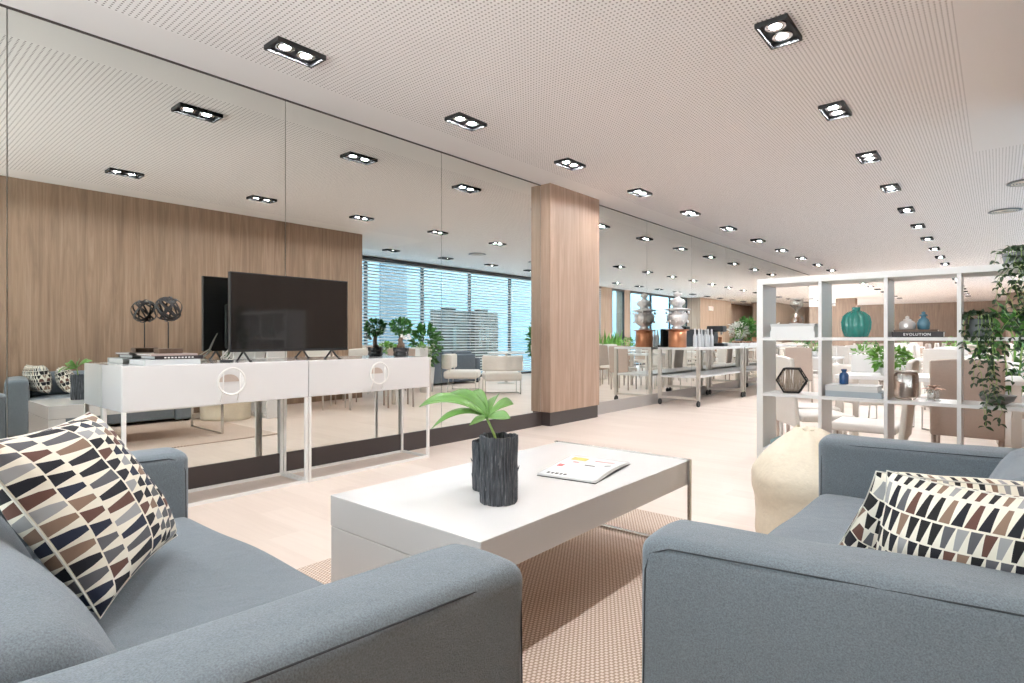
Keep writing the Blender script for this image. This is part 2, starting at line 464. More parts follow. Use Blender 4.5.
# ------------------------------------------------------------------ ceiling lights
pr_ = thing('downlight', 'x', 'ceiling light', (0,0,ZC), 0, 'recessed twin downlights')
h = MB(); w_, l_ = .093, .17
h.box(-w_, w_, -l_, -l_+.014, -.03, .002).box(-w_, w_, l_-.014, l_, -.03, .002).box(-w_, -w_+.014, -l_+.014, l_-.014, -.03, .002).box(w_-.014, w_, -l_+.014, l_-.014, -.03, .002)
h.box(-w_+.016, w_-.016, -l_+.016, l_-.016, -.003, .0015)
h.build('housing', 'fixture', pr_)
for s in (-1, 1):
    rg = MB().lathe([(.045, -.0035), (.062, -.0035), (.062, -.012), (.058, -.014), (.045, -.0095)], 24, (0, s*.074, 0)).build('lamp', 'reflector', pr_)
    MB().lathe([(.043, -.0045), (.043, -.008), (.025, -.011)], 24, (0, s*.074, 0)).build('bulb', 'lamp', rg)
def light_row(x, ys, desc):
    for i, y in enumerate(ys):
        dup(pr_, (x, y, ZC), 0, '%s black twin downlight in the ceiling row %s' % (ORD[i], desc), 'downlights in the row ' + desc)
light_row(.79, [.39+1.6*i for i in range(21)], 'beside the mirror wall')
light_row(3.31, [.57+1.61*i for i in range(21)], 'down the middle of the room')
light_row(5.65, [7.8+1.6*i for i in range(17)], 'along the window wall')
light_row(-2.5, [20.+1.7*i for i in range(10)], 'over the far left recess')
for ch in list(pr_.children):
    for g in list(ch.children): bpy.data.objects.remove(g)
    bpy.data.objects.remove(ch)
bpy.data.objects.remove(pr_)
# air vents
def vent(x, y, lab):
    t = thing('air_vent', lab, 'vent', (x, y, ZC), 0, 'round ceiling vents')
    MB().lathe([(.05, -.001), (.19, -.004), (.2, -.012), (.17, -.014), (.05, -.004)], 36).build('frame', 'pot_grey', t)
    m = MB()
    for r in (.06, .09, .12, .15): m.tube([(r*math.cos(a*PI/16), r*math.sin(a*PI/16), -.014) for a in range(32)], .006, 6, closed=True)
    m.build('ring_grille', 'steel', t)
vent(4.42, 11.3, 'round grey ceiling vent above the far end of the white shelf'); vent(4.62, 9.4, 'round ceiling vent at the right edge, nearer the camera')

# ------------------------------------------------------------------ sofas
def aff(O, ex, ey):
    return Matrix(((ex[0], ey[0], 0, O[0]), (ex[1], ey[1], 0, O[1]), (0, 0, 1, 0), (0, 0, 0, 1)))
def wrinkle(amp, s=4., seed=0.):
    def f(p, q):
        n = mnoise.noise(Vector((p.x*s+seed, p.y*s, p.z*s)))*amp
        return (p.x, p.y, p.z+n) if abs(q.z) > .9 else (p.x+n*.5*(1 if q.x > 0 else -1), p.y+n*.5*(1 if q.y > 0 else -1), p.z)
    return f
def sofa(name, label, O, ex, ey, W, D, m='sofa', ah=.62, sh=.40, bh=.64, aw=.21, bt=.24, ncush=2, group=None):
    t = wthing(name, label, 'sofa', (O[0], O[1], 0), group); T = aff(O, ex, ey)
    MB().rbox(aw-.01, W-aw+.01, .04, D-.04, .05, .29, .02, (6, 4, 2), 0, T).build('base', m, t)
    MB().rbox(aw-.01, W-aw+.01, 0, .17, .05, bh-.03, .04, (8, 2, 4), 0, T, wrinkle(.006)).build('back_frame', m, t)
    for i, x in enumerate((0, W-aw)):
        def puff(p, q):
            n = mnoise.noise(Vector((p.x*3+i*9, p.y*5, p.z*5)))*.006
            b = .006*(1-q.y*q.y)*(1-min(1, abs(q.z))**2)
            return (p.x+(b+n)*(1 if q.x > 0 else -1), p.y, p.z+n+(.010*(1-q.x*q.x) if q.z > .8 else 0))
        a = MB().rbox(x, x+aw, 0, D+.012, .03, ah, .034, (5, 16, 10), 0, T, puff).build('armrest', m, t)
        pp = MB()
        for xx in (x+.004, x+aw-.004):
            pts = [(xx, yy, ah-.014) for yy in [D*j/14 for j in range(1, 14)]]+[(xx, D-.018, ah-.03), (xx, D-.006, ah-.07), (xx, D-.002, .3), (xx, D-.002, .06)]
            pp.tube([T @ Vector(p) for p in pts], .0017, 6)
        pp.build('piping', 'piping', a)
    def pf(p, q):
        e = max(0, (1-abs(q.x)**4))*max(0, (1-abs(q.y)**4))
        n = mnoise.noise(Vector((p.x*3.2+O[0], p.y*4.2, 1.3)))*.012
        return (p.x, p.y+(.02*(1-q.x*q.x) if q.y > .9 else 0), p.z+(.022*e+n if q.z > 0 else 0))
    MB().rbox(aw+.004, W-aw-.004, .17, D+.005, .24, sh-.008, .045, (22, 12, 3), 0, T, pf).build('seat_cushion', m, t)
    cw = (W-2*aw)/ncush
    for i in range(ncush):
        x0 = aw+.004+i*cw
        def pb(p, q, i=i):
            e = max(0, (1-abs(q.x)**3))*max(0, (1-abs(q.z)**3)); n = mnoise.noise(Vector((p.x*4+i*5, p.y*4, p.z*4+O[1])))*.014
            return (p.x, p.y-.06*(q.z)+(.022*e+n)*(1 if q.y > 0 else .3), p.z+n*.7+(.012*(1-q.x**2) if q.z > .8 else 0))
        MB().rbox(x0+.003, x0+cw-.003, .13, bt+.06, sh, bh+.03, .06, (14, 4, 8), 0, T, pb).build('back_cushion', m, t)
    for x in (.06, W-.06):
        for y in (.06, D-.07):
            p = T @ Vector((x, y, 0)); MB().box(p.x-.025, p.x+.025, p.y-.025, p.y+.025, .0115 if 1.8 < p.x < 3.96 and .2 < p.y < 3.3 else 0, .055).build('foot', 'black', t)
    return t
W1, D1 = 1.93, .9; ex, ey = Vector((1, -.012)), Vector((.105, .9945))
fr = Vector((3.635, .885)); O = fr - ex*W1 - ey*D1
sofa('sofa', 'blue-grey fabric sofa in the lower left corner with patterned cushions, facing the low table', O, ex, ey, W1, D1, ah=.63)
W2, D2 = 1.88, .835; ex2, ey2 = Vector((.005, 1)), Vector((-.985, -.165)); O2 = Vector((3.73, 1.19)) - ey2*D2
sofa('sofa', 'blue-grey fabric sofa at the lower right, against the oak wall beside the beanbag', O2, ex2, ey2, W2, D2, ah=.625, bt=.17)

# ------------------------------------------------------------------ pillows
def pillow(label, c00, c10, c01, m, th=.085, seed=0):
    """c00 bottom, c10 along the wedges, c01 along the bands (world corners)"""
    c00, c10, c01 = Vector(c00), Vector(c10), Vector(c01); ctr = (c10+c01)/2
    U, V = (c10-c00), (c01-c00); Nn = U.cross(V).normalized()
    bm = bmesh.new(); uvl = bm.loops.layers.uv.new('UVMap'); n = 26
    def pt(i, j, s):
        u, v = 2*i/n-1, 2*j/n-1
        pin = .075
        x = u*(1-pin*(1-v*v)**1.0*abs(u)**2); y = v*(1-pin*(1-u*u)*abs(v)**2)
        hgt = ((1-u*u)*(1-v*v))**.42*th
        hgt += mnoise.noise(Vector((u*2.2+seed, v*2.2, s)))*.012*((1-u*u)*(1-v*v))**.3
        return ctr+U*x*.5+V*y*.5+Nn*hgt*s
    for s in (-1, 1):
        g = [[bm.verts.new(pt(i, j, s)) for j in range(n+1)] for i in range(n+1)]
        for i in range(n):
            for j in range(n):
                q = [(i,j),(i+1,j),(i+1,j+1),(i,j+1)]
                if s < 0: q.reverse()
                f = bm.faces.new([g[a][b] for a, b in q]); f.smooth = True
                for lp, (a, b) in zip(f.loops, q): lp[uvl].uv = (a/n, b/n)
    bmesh.ops.remove_doubles(bm, verts=bm.verts[:], dist=1e-5)
    me = bpy.data.meshes.new('cushion'); bm.to_mesh(me); bm.free(); me.materials.append(M[m])
    t = wthing('throw_cushion', label, 'cushion', tuple(ctr), 'wedge print cushions on the sofas')
    o = bpy.data.objects.new('cover', me); C.objects.link(o); o.parent = t; o.location = -ctr
    e = MB(); pts = []
    for a, b in [(i, 0) for i in range(n)]+[(n, j) for j in range(n)]+[(n-i, n) for i in range(n)]+[(0, n-j) for j in range(n)]: pts.append(pt(a, b, 1))
    e.tube(pts, .002, 6, closed=True).build('edge_seam', 'cable', t)
    return t
B, Rr, Tt = Vector((2.83, .385, .46)), Vector((2.36, .71, .455)), Vector((2.27, .5, .86))
pillow('large cream cushion with black, brown and grey wedges, front one on the left sofa', B, Rr, B+Tt-Rr, 'wedge', .09, 1)
pillow('patterned cushion peeking out behind the larger one on the left sofa', (2.09, .5, .40), (1.79, .56, .60), (2.30, .36, .58), 'wedge2', .08, 2)
pillow('patterned cushion leaning on the near arm of the right sofa', (4.46, 1.55, .44), (4.52, 1.51, .77), (4.09, 1.64, .44), 'wedge2', .115, 3)
pillow('patterned cushion tucked behind the front one on the right sofa', (4.36, 1.93, .44), (4.50, 1.85, .74), (3.97, 1.81, .44), 'wedge2', .09, 4)

# ------------------------------------------------------------------ beanbag
bb = MB()
bmx = bb.bm; seg, rows = 40, 22; rings = []
for i in range(rows+1):
    t_ = i/rows; z = .61*t_
    r = .32*min(1, t_*5+.84)*(1-max(0, t_-.6)**1.4*2.9)
    ring = []
    for k in range(seg):
        a = 2*PI*k/seg; rr = max(.01, r)*(1+.05*mnoise.noise(Vector((math.cos(a)*1.6, math.sin(a)*1.6, t_*5)))+.018*math.sin(7*a+t_*5)*t_+.03*mnoise.noise(Vector((a*3, t_*9, 4.)))*min(1, t_*2))
        ring.append(bmx.verts.new((3.615-.06*t_*t_+rr*math.cos(a), 3.44+rr*math.sin(a)*.95, z-.02+.03*mnoise.noise(Vector((a*2, t_*4, 0)))*t_)))
    rings.append(ring)
for A, B_ in zip(rings, rings[1:]):
    for k in range(seg):
        bmx.faces.new((A[k], A[(k+1) % seg], B_[(k+1) % seg], B_[k])).smooth = True
bmx.faces.new(list(reversed(rings[0]))); bmx.faces.new(rings[-1])
t = wthing('beanbag', 'cream beanbag squeezed between the right sofa and the white shelf', 'beanbag', (3.6, 3.44, 0)); bb.build('cover', 'beanbag', t)
sm = MB()
for a in (PI*.95, PI*1.35):
    sm.tube([tuple(Vector(rings[i][int(a/(2*PI)*seg) % seg].co)+Vector((math.cos(a), math.sin(a), 0))*.001) for i in range(1, rows)] if False else [(3.60+(.3-.012*j)*math.cos(a), 3.44+(.28-.012*j)*math.sin(a), .45+.006*j) for j in range(2)], .002, 6)
sm.bm.free()

# ------------------------------------------------------------------ rug, table
tag(MB().rbox(1.86, 3.9, .25, 3.27, 0.001, .011, .004, (2, 2, 1)).build('rug', 'rug'), 'beige brown woven sisal rug under the low white table and sofas', 'rug')
tx0, tx1, ty0, ty1, tz = 2.31, 3.135, 1.29, 2.845, .455
t = wthing('coffee_table', 'long low white gloss table with a chrome end frame', 'table', ((tx0+tx1)/2, (ty0+ty1)/2, 0))
MB().box(tx0, tx1, ty0, ty1-.006, .333, tz).build('tabletop', 'gloss_white', t, bevel=.003)
MB().box(tx0+.001, tx1-.001, ty0+.001, ty0+.13, .011, .33).build('end_panel', 'gloss_white', t, bevel=.003)
f = MB(); a0, a1 = ty1-.006, ty1+.006
f.box(tx0-.012, tx0, a0-.015, a1, .012, tz+.006).box(tx1, tx1+.012, a0-.015, a1, .012, tz+.006)
f.box(tx0, tx1, a0-.015, a1, .012, .024); f.build('frame', 'chrome', t, bevel=.002)
MB().box(tx0, tx1, a0, a1, .33, tz+.006).build('end_trim', 'chrome', t, bevel=.002)

# vases
def vase(x, y, r, hh, lab, sd):
    q = random.Random(sd); t = wthing('bark_vase', lab, 'vase', (x, y, tz), 'bark textured vases')
    m = MB(); bm = m.bm; seg = 56; rg = []
    offs = [q.uniform(-1, 1) for _ in range(seg)]; tops = [q.uniform(-.005, .004) for _ in range(seg)]
    prof = [(.97, 0), (1, .03), (1.02, .3), (.98, .6), (1.03, .9), (1.02, 1), (.9, 1), (.88, .9), (.88, .3)]
    for (pr, pz) in prof:
        ring = []
        for k in range(seg):
            a = 2*PI*k/seg; o = offs[k]*.055 if pr > .94 else 0
            ring.append(bm.verts.new((x+r*(pr+o)*math.cos(a), y+r*(pr+o)*math.sin(a), tz+hh*pz+(tops[k] if pz > .85 else 0))))
        rg.append(ring)
    for A, B_ in zip(rg, rg[1:]):
        for k in range(seg): bm.faces.new((A[k], A[(k+1) % seg], B_[(k+1) % seg], B_[k]))
    bm.faces.new(list(reversed(rg[0]))); bm.faces.new(rg[-1])
    for k in range(14):
        a = q.uniform(0, 2*PI); z0 = q.uniform(.05, .75)*hh; p = Vector((x+r*1.03*math.cos(a), y+r*1.03*math.sin(a), tz+z0))
        m.tube([p, p+Vector((math.cos(a)*.006, math.sin(a)*.006, .015))], [.003, .001], 5)
    m.build('body', 'bark_vase', t)
    MB().lathe([(r*.87, 0), (r*.87, .004)], 24, (x, y, tz+hh*.8)).build('filling', 'soil', t)
vase(2.885, 1.655, .071, .255, 'taller dark grey bark vase holding the green leaf', 1)
vase(2.72, 1.765, .058, .20, 'shorter bark vase half hidden behind the taller one', 2)
# monstera leaf
def monstera():
    t = wthing('monstera_leaf', 'single green split leaf standing in the taller bark vase', 'leaf', (2.885, 1.655, tz+.2))
    base = Vector((2.885, 1.655, .66)); top = Vector((2.85, 1.625, .776)); Up = Vector((0, 0, 1))
    MB().tube([base, base+(top-base)*.5+Vector((.004, 0, 0)), top], [.006, .005, .0045], 8).build('stalk', 'stem', t)
    vr = Vector((math.cos(rad(40.2)), math.sin(rad(40.2)), 0)); vd = Vector((-vr.y, vr.x, 0))    # across and along the table, leaf lies across
    k_ = 1/263.; J = top; m = MB(); rb = MB()
    for (mx, my, tx, ty, w, d0, d1, tilt) in ((-34, 17, -71, 9, .05, .0, .06, .5), (-26, 5, -54, -9, .042, -.03, -.06, .35), (-20, 18, -47, 19, .05, .05, .11, .55), (-8, 15, -20, 22, .05, .06, .15, .6), (4, 12, 9, 19, .045, .05, .13, .6), (13, 10, 27, 12, .045, .02, .06, .6), (12, 1, 24, 2, .045, -.03, -.06, .5), (-6, -2, -16, -4, .035, -.04, -.09, .5)):
        A_ = J; B_ = J+vr*mx*k_+Up*my*k_+vd*d0; C_ = J+vr*tx*k_+Up*ty*k_+vd*d1; prev = None; wv = (vd*.8+Up*tilt).normalized(); mids = []
        if abs(d1) > .1: wv = (vr*.75+Up*.45).normalized()
        for i in range(13):
            u = i/12; c = A_*(1-u)**2+(B_*2-(A_+C_)*.5)*2*u*(1-u)+C_*u*u; mids.append(c+Up*.0015)
            ww = w*(.30+.9*math.sin(min(1, u*1.2)*PI*.6))*(1 if u < .7 else max(.02, 1-((u-.7)/.3)**2))
            cur = [m.bm.verts.new(c+wv*ww*q_*.5+Up*(.010*abs(q_)*ww/w)) for q_ in (-1, -.5, 0, .5, 1)]
            if prev:
                for k in range(4): m.bm.faces.new((prev[k], prev[k+1], cur[k+1], cur[k])).smooth = True
            prev = cur
        rb.tube(mids[:11], .0013, 5)
    m.build('blade', 'leaf', t, solid=.0012); rb.build('vein', 'leaf_light', t)
monstera()
# magazine
def magazine():
    zt = tz+.001
    A, B_, C_, D_ = Vector((2.745, 2.075, 0)), Vector((3.03, 2.115, 0)), Vector((2.955, 2.56, 0)), Vector((2.63, 2.52, 0))
    t = wthing('magazine', 'white magazine lying open on the low table, corner curling up', 'magazine', ((A+C_)/2+Vector((0, 0, zt))))
    def at(u, v, z): 
        p = A*(1-u)*(1-v)+B_*u*(1-v)+C_*u*v+D_*(1-u)*v; return Vector((p.x, p.y, zt+z))
    def sheet(n, zf, m, u0=0, u1=1, v0=0, v1=1):
        s = MB(); k = 12; g = [[s.bm.verts.new(at(u0+(u1-u0)*i/k, v0+(v1-v0)*j/k, zf(u0+(u1-u0)*i/k, v0+(v1-v0)*j/k))) for j in range(k+1)] for i in range(k+1)]
        for i in range(k):
            for j in range(k): s.bm.faces.new((g[i][j], g[i+1][j], g[i+1][j+1], g[i][j+1])).smooth = True
        return s.build(n, m, t, solid=.0012)
    sheet('back_cover', lambda u, v: .001, 'ink')
    cz = lambda u, v: .008+.03*max(0, u-.72)**1.2*math.sin(PI*min(1, max(0, (v-.1)/.9)))*2.2
    sheet('pages', lambda u, v: .0045+.6*(cz(u, v)-.008), 'paper')
    sheet('cover', cz, 'paper', .0, .985, .01, 1)
    def mark(u0, u1, v0, v1, m):
        sheet('print', lambda u, v: cz(u, v)+.0012, m, u0, u1, v0, v1)
    u = .10
    for w in (.055, .05, .06, .045, .055): mark(u, u+w*.8, .10, .15, 'ink'); u += w+.02
    mark(.06, .15, .44, .54, 'ink_red'); mark(.1, .36, .8, .93, 'ink_yellow'); mark(.2, .3, .68, .73, 'ink_pink'); mark(.5, .82, .84, .87, 'ink_pink'); mark(.45, .62, .6, .63, 'ink'); mark(.75, .85, .66, .69, 'ink')
magazine()

# ------------------------------------------------------------------ consoles
def console(y0, y1, lab, ringy):
    x0, x1 = .004, .396; t = wthing('console_unit', lab, 'sideboard', ((x0+x1)/2, (y0+y1)/2, 0), 'white console units')
    MB().box(x0, x1-.018, y0+.002, y1-.002, .64, .915).build('body', 'console_white', t, bevel=.002)
    d = MB().box(x1-.017, x1, y0+.003, y1-.003, .645, .912).build('door', 'console_white', t, bevel=.002)
    rz, rr = .795, .088; m = MB()
    m.tube([(x1+.045, ringy+rr*math.cos(a*PI/20), rz+rr*math.sin(a*PI/20)) for a in range(40)], .0065, 10, closed=True)
    m.build('ring_handle', 'white_metal', d)
    m = MB()
    for s in (-1, 1): m.tube([(x1+.002, ringy+s*.055, .66), (x1+.04, ringy+s*.055, rz-.055), (x1+.045, ringy+s*.055, rz+.055)], .004, 8)
    m.build('ring_bracket', 'white_metal', d)
    m = MB(); hv = [m.bm.verts.new((x1+.002, ringy+.066*math.cos(a*PI/14), rz-.005+.05*math.sin(a*PI/14))) for a in range(15)]; m.bm.faces.new(hv)
    m.build('inset', 'taupe', d, solid=.003)
    f = MB(); s = .022
    for x in (x0, x1-s):
        for y in (y0+.002, y1-s-.002): f.box(x, x+s, y, y+s, s, .64)
        f.box(x, x+s, y0+.002, y1-.002, .0, s)
    for y in (y0+.002, y1-s-.002): f.box(x0+s, x1-s, y, y+s, 0, s)
    f.build('leg_frame', 'white_metal', t, bevel=.002)
console(1.11, 2.314, 'white gloss console unit under the wire ball sculpture and the screen', 1.73)
console(2.316, 3.52, 'white gloss console unit carrying the bonsai, farther from the sofa', 2.93)
CZ = .916
def book(name, label, cat, x0, x1, y0, y1, z0, z1, cov, group=None, rz=0, spine='x1'):
    cx, cy = (x0+x1)/2, (y0+y1)/2; t = thing(name, label, cat, (cx, cy, z0), rz, group); a, b, hh = (x1-x0)/2, (y1-y0)/2, z1-z0
    c = MB().box(-a, a, -b, b, 0, .003).box(-a, a, -b, b, hh-.003, hh)
    if spine == 'x1': c.box(a-.003, a, -b, b, .003, hh-.003)
    else: c.box(-a, a, -b, -b+.003, .003, hh-.003)
    c.build('cover', cov, t)
    MB().box(-a+.006, a-.006, -b+.006, b-.006, .0032, hh-.0032).build('pages', 'paper', t); return t
G = 'coffee-table books on the console'
book('book', 'large silver-white book, bottom of the stack under the ball sculpture', 'book', .06, .37, 1.24, 1.56, CZ, CZ+.032, 'book_silver', G)
bk = book('book', 'black book with white spine lettering in the stack under the ball sculpture', 'book', .08, .35, 1.30, 1.585, CZ+.033, CZ+.055, 'book_dark', G)
m = MB()
for i in range(9): m.box(.1352, .1358, -.09+i*.02, -.09+i*.02+.012, .007, .015)
m.build('spine_lettering', 'paper', bk)
book('book', 'rose-grey book, top of the stack under the ball sculpture', 'book', .07, .35, 1.28, 1.55, CZ+.056, CZ+.068, 'book_rose', G)
# ball sculpture
def ball(x, y, z0):
    t = thing('ball_sculpture', 'black wire ball sculpture on a thin rod and block base', 'sculpture', (x, y, z0))
    MB().box(-.05, .05, -.07, .07, 0, .032).build('base', 'walnut', t, bevel=.002)
    MB().tube([(0, 0, .032), (0, 0, .205)], .004, 8).build('rod', 'black_iron', t)
    m = MB(); r = .083; q = random.Random(5)
    for i in range(9):
        ax = Vector((q.uniform(-1, 1), q.uniform(-1, 1), q.uniform(-.8, .8))).normalized(); a = ax.orthogonal().normalized(); b = ax.cross(a); n = 40
        A = []; Bv = []
        for k in range(n):
            d = a*math.cos(2*PI*k/n)+b*math.sin(2*PI*k/n); c = Vector((0, 0, .205+r))
            A.append([m.bm.verts.new(c+d*rr+ax*w) for rr, w in ((r, -.0055), (r, .0055), (r-.003, .0055), (r-.003, -.0055))])
        for k in range(n):
            P_, Q_ = A[k], A[(k+1) % n]
            for e in range(4): m.bm.faces.new((P_[e], P_[(e+1) % 4], Q_[(e+1) % 4], Q_[e]))
    m.build('wire_ball', 'black_iron', t)
ball(.22, 1.42, CZ+.068)
# television
def tv():
    x = .235; y0, y1, z0, z1 = 1.805, 2.76, .985, 1.552
    t = wthing('television', 'large flat black television on short splayed feet on the white console', 'television', (x, (y0+y1)/2, CZ))
    MB().box(x-.028, x+.006, y0, y1, z0, z1).build('bezel', 'black', t, bevel=.003)
    MB().box(x+.0062, x+.008, y0+.008, y1-.008, z0+.018, z1-.008).build('screen', 'screen', t)
    MB().rbox(x-.06, x-.028, y0+.15, y1-.15, z0+.02, z0+.36, .02, (2, 2, 2)).build('back_housing', 'black', t)
    for y in (y0+.10, y1-.14):
        m = MB()
        m.tube([(x-.01, y, z0+.005), (x+.09, y-.02*0, CZ+.006), (x+.11, y, CZ+.005)], .007, 8).tube([(x-.01, y, z0+.005), (x-.10, y, CZ+.006), (x-.12, y, CZ+.005)], .007, 8)
        m.build('foot', 'black', t)
tv()
tag(MB().tube([(.13, 1.80, CZ+.006), (.20, 1.76, CZ+.03), (.16, 1.83, 1.0), (.17, 1.86, 1.06), (.19, 1.90, 1.12)], .0045, 8).tube([(.15, 1.76, CZ+.006), (.22, 1.78, CZ+.008), (.19, 1.84, .98), (.19, 1.88, 1.08)], .0045, 8).tube([(.10, 1.78, CZ+.006), (.24, 1.75, CZ+.006), (.25, 1.82, CZ+.02), (.2, 1.86, .99)], .0045, 8).build('power_cable', 'cable'), 'white cables looping down behind the left edge of the screen', 'cable')
t = wthing('media_puck', 'small round black device on the console, left of the screen', 'device', (.27, 1.77, CZ)); MB().lathe([(.04, 0), (.045, .004), (.045, .012), (.04, .016)], 28, (.27, 1.77, CZ+.001)).build('body', 'black', t)
# bonsai
def foliage(m, c, rx, ry, rz, n, ln, w, q, mi=0, up=.3):
    for _ in range(n):
        d = Vector((q.gauss(0, 1), q.gauss(0, 1), q.gauss(0, 1))).normalized(); k = q.uniform(.45, 1)**.5
        p = Vector(c)+Vector((d.x*rx*k, d.y*ry*k, d.z*rz*k)); dd = (d+Vector((q.gauss(0, .5), q.gauss(0, .5), q.gauss(up, .4)))).normalized()
        m.leaf(p, dd, Vector((q.gauss(0, .6), q.gauss(0, .6), 1)), ln*q.uniform(.7, 1.2), w*q.uniform(.8, 1.2), mi)
def bonsai(x, y):
    q = random.Random(3); t = thing('bonsai', 'potted ficus bonsai with white blossoms on the end of the console', 'plant', (x, y, CZ))
    p = MB(); p.lathe([(.062, 0), (.07, .01), (.066, .035), (.062, .04), (.07, .046), (.072, .082), (.062, .083), (.062, .07)], 36); p.build('pot', 'pot_black', t)
    MB().lathe([(.061, .066), (.061, .07)], 24).build('soil', 'soil', t)
    tr = MB()
    tr.tube([(0, .015, .065), (.012, .005, .11), (-.006, -.01, .15), (.006, .004, .19), (0, 0, .24)], [.028, .022, .018, .014, .008], 10)
    tr.tube([(-.015, -.02, .065), (-.008, -.008, .12), (.01, .012, .17), (-.01, .03, .23)], [.02, .016, .012, .007], 8)
    tr.build('trunk', 'bark', t)
    m = MB(); foliage(m, (0, 0, .275), .095, .095, .066, 400, .034, .02, q); foliage(m, (0, .01, .22), .05, .05, .03, 40, .03, .018, q)
    m.build('crown', 'leaf_mid', t)
    m = MB()
    for (a, b, c) in ((.06, -.045, .19), (.065, -.02, .175), (.055, .05, .17), (.06, .035, .19), (.07, 0, .165)):
        for k in range(5):
            an = 2*PI*k/5; m.leaf((a, b, c), (.4, math.cos(an), math.sin(an)), (1, 0, 0), .022, .017)
    m.build('blossom', 'petal', t)
bonsai(.19, 3.355)

# ------------------------------------------------------------------ shelf
SX0, SX1, SY0, SY1 = 3.175, 4.56, 3.80, 4.08
divs = [3.537, 3.868, 4.192]; lev = [.385, .728, 1.078]
t = wthing('bookshelf', 'white open cube shelf dividing the lounge from the dining area', 'shelf', ((SX0+SX1)/2, 3.94, 0))
MB().box(SX0, SX0+.038, SY0, SY1, 0, 1.42).build('side_panel', 'white', t, bevel=.002)
MB().box(SX1-.038, SX1, SY0, SY1, 0, 1.42).build('side_panel', 'white', t, bevel=.002)
MB().box(SX0, SX1, SY0, SY1, 1.4203, 1.456).build('top_panel', 'white', t, bevel=.002)
MB().box(SX0+.0383, SX1-.0383, SY0, SY1, 0, .038).build('bottom_panel', 'white', t)
for x in divs: MB().box(x-.009, x+.009, SY0+.001, SY1, .0383, 1.42).build('divider', 'white', t)
xs = [SX0+.038]+divs+[SX1-.038]
for z in lev:
    MB().box(SX0+.0383, SX1-.0383, SY0+.0015, SY1-.001, z-.009, z+.009).build('shelf_board', 'white', t)
L1z, L2z, L3z, L4z = [z+.0095 for z in lev]+[1.4565]
G = 'white boxed books in the upper left cell'
book('box_file', 'lower white slab-like book in the upper left shelf cell', 'book', 3.245, 3.50, 3.84, 4.04, L3z, L3z+.04, 'white', G, spine='y')
book('box_file', 'upper white book under the hourglass in the shelf', 'book', 3.25, 3.495, 3.84, 4.04, L3z+.0405, L3z+.068, 'white', G, spine='y')
book('tray_book', 'thin grey book directly under the hourglass', 'book', 3.245, 3.50, 3.845, 4.04, L3z+.0685, L3z+.084, 'book_pale', G, spine='y')
def hourglass(x, y, z):
    t = thing('hourglass', 'clear glass hourglass with brown sand in the upper left cell', 'hourglass', (x, y, z))
    MB().lathe([(.036, 0), (.038, .004), (.038, .045), (.006, .078), (.006, .084), (.038, .112), (.038, .15), (.034, .155)], 28).build('glass', 'clear', t)
    MB().lathe([(.033, .002), (.034, .03), (.018, .042)], 24).build('sand', 'sand', t)
    m = MB(); m.lathe([(.041, 0), (.041, .004)], 24, (0, 0, -.0002)).lathe([(.041, .155), (.041, .159)], 24); m.build('end_cap', 'white', t)
hourglass(3.375, 3.94, L3z+.085)
t = thing('ribbed_vase', 'glossy teal ribbed vase in the second cell of the top row', 'vase', (3.70, 3.95, L3z))
MB().lathe([(.045, 0), (.06, .006), (.074, .05), (.077, .09), (.07, .125), (.045, .15), (.022, .158), (.019, .165), (.022, .178), (.018, .18), (.014, .165)], 72, (0,0,0), 0, .13, 14).build('body', 'teal', t)
bk = book('book', 'thick black book lettered along its spine on the shelf', 'book', 3.892, 4.125, 3.83, 4.02, L3z, L3z+.03, 'book_dark', spine='y')
def text(s, size, loc, rot, parent, m, name='lettering', ex=.0006):
    cu = bpy.data.curves.new(name, 'FONT'); cu.body = s; cu.size = size; cu.align_x = 'CENTER'; cu.align_y = 'CENTER'; cu.extrude = ex; cu.space_character = 1.15
    ob = bpy.data.objects.new(name, cu); C.objects.link(ob)
    dg = bpy.context.evaluated_depsgraph_get(); me = bpy.data.meshes.new_from_object(ob.evaluated_get(dg)); bpy.data.objects.remove(ob)
    me.materials.clear(); me.materials.append(M[m]); o = bpy.data.objects.new(name, me); C.objects.link(o); o.location = loc; o.rotation_euler = rot; o.parent = parent; return o
text('EVOLUTION', .02, (0, -.0955, .015), (PI/2, 0, 0), bk, 'paper')
bk = book('book', 'thin brown book lying on the lettered black one', 'book', 3.90, 4.10, 3.84, 4.02, L3z+.0305, L3z+.042, 'walnut', spine='y')
def jar(x, y, z, s, m, lab, prof):
    t = thing('glass_jar', lab, 'jar', (x, y, z), 0, 'small lidded jars on the books')
    MB().lathe([(r*s, zz*s) for r, zz in prof], 28).build('body', m, t)
    zz = prof[-1][1]*s; MB().lathe([(.02*s, 0), (.021*s, .005*s), (.008*s, .012*s), (.011*s, .02*s), (.004*s, .026*s)], 20, (0, 0, zz)).build('stopper', m if m != 'soap' else 'crystal', t)
jar(3.955, 3.93, L3z+.0425, 1.0, 'crystal', 'clear faceted jar with domed lid on the black book', [(.036, 0), (.04, .006), (.04, .035), (.034, .045), (.022, .052)])
jar(4.03, 3.93, L3z+.0425, .95, 'paleblue', 'pale blue glass flask on the black book', [(.024, 0), (.03, .006), (.033, .035), (.026, .06), (.012, .07), (.012, .08)])
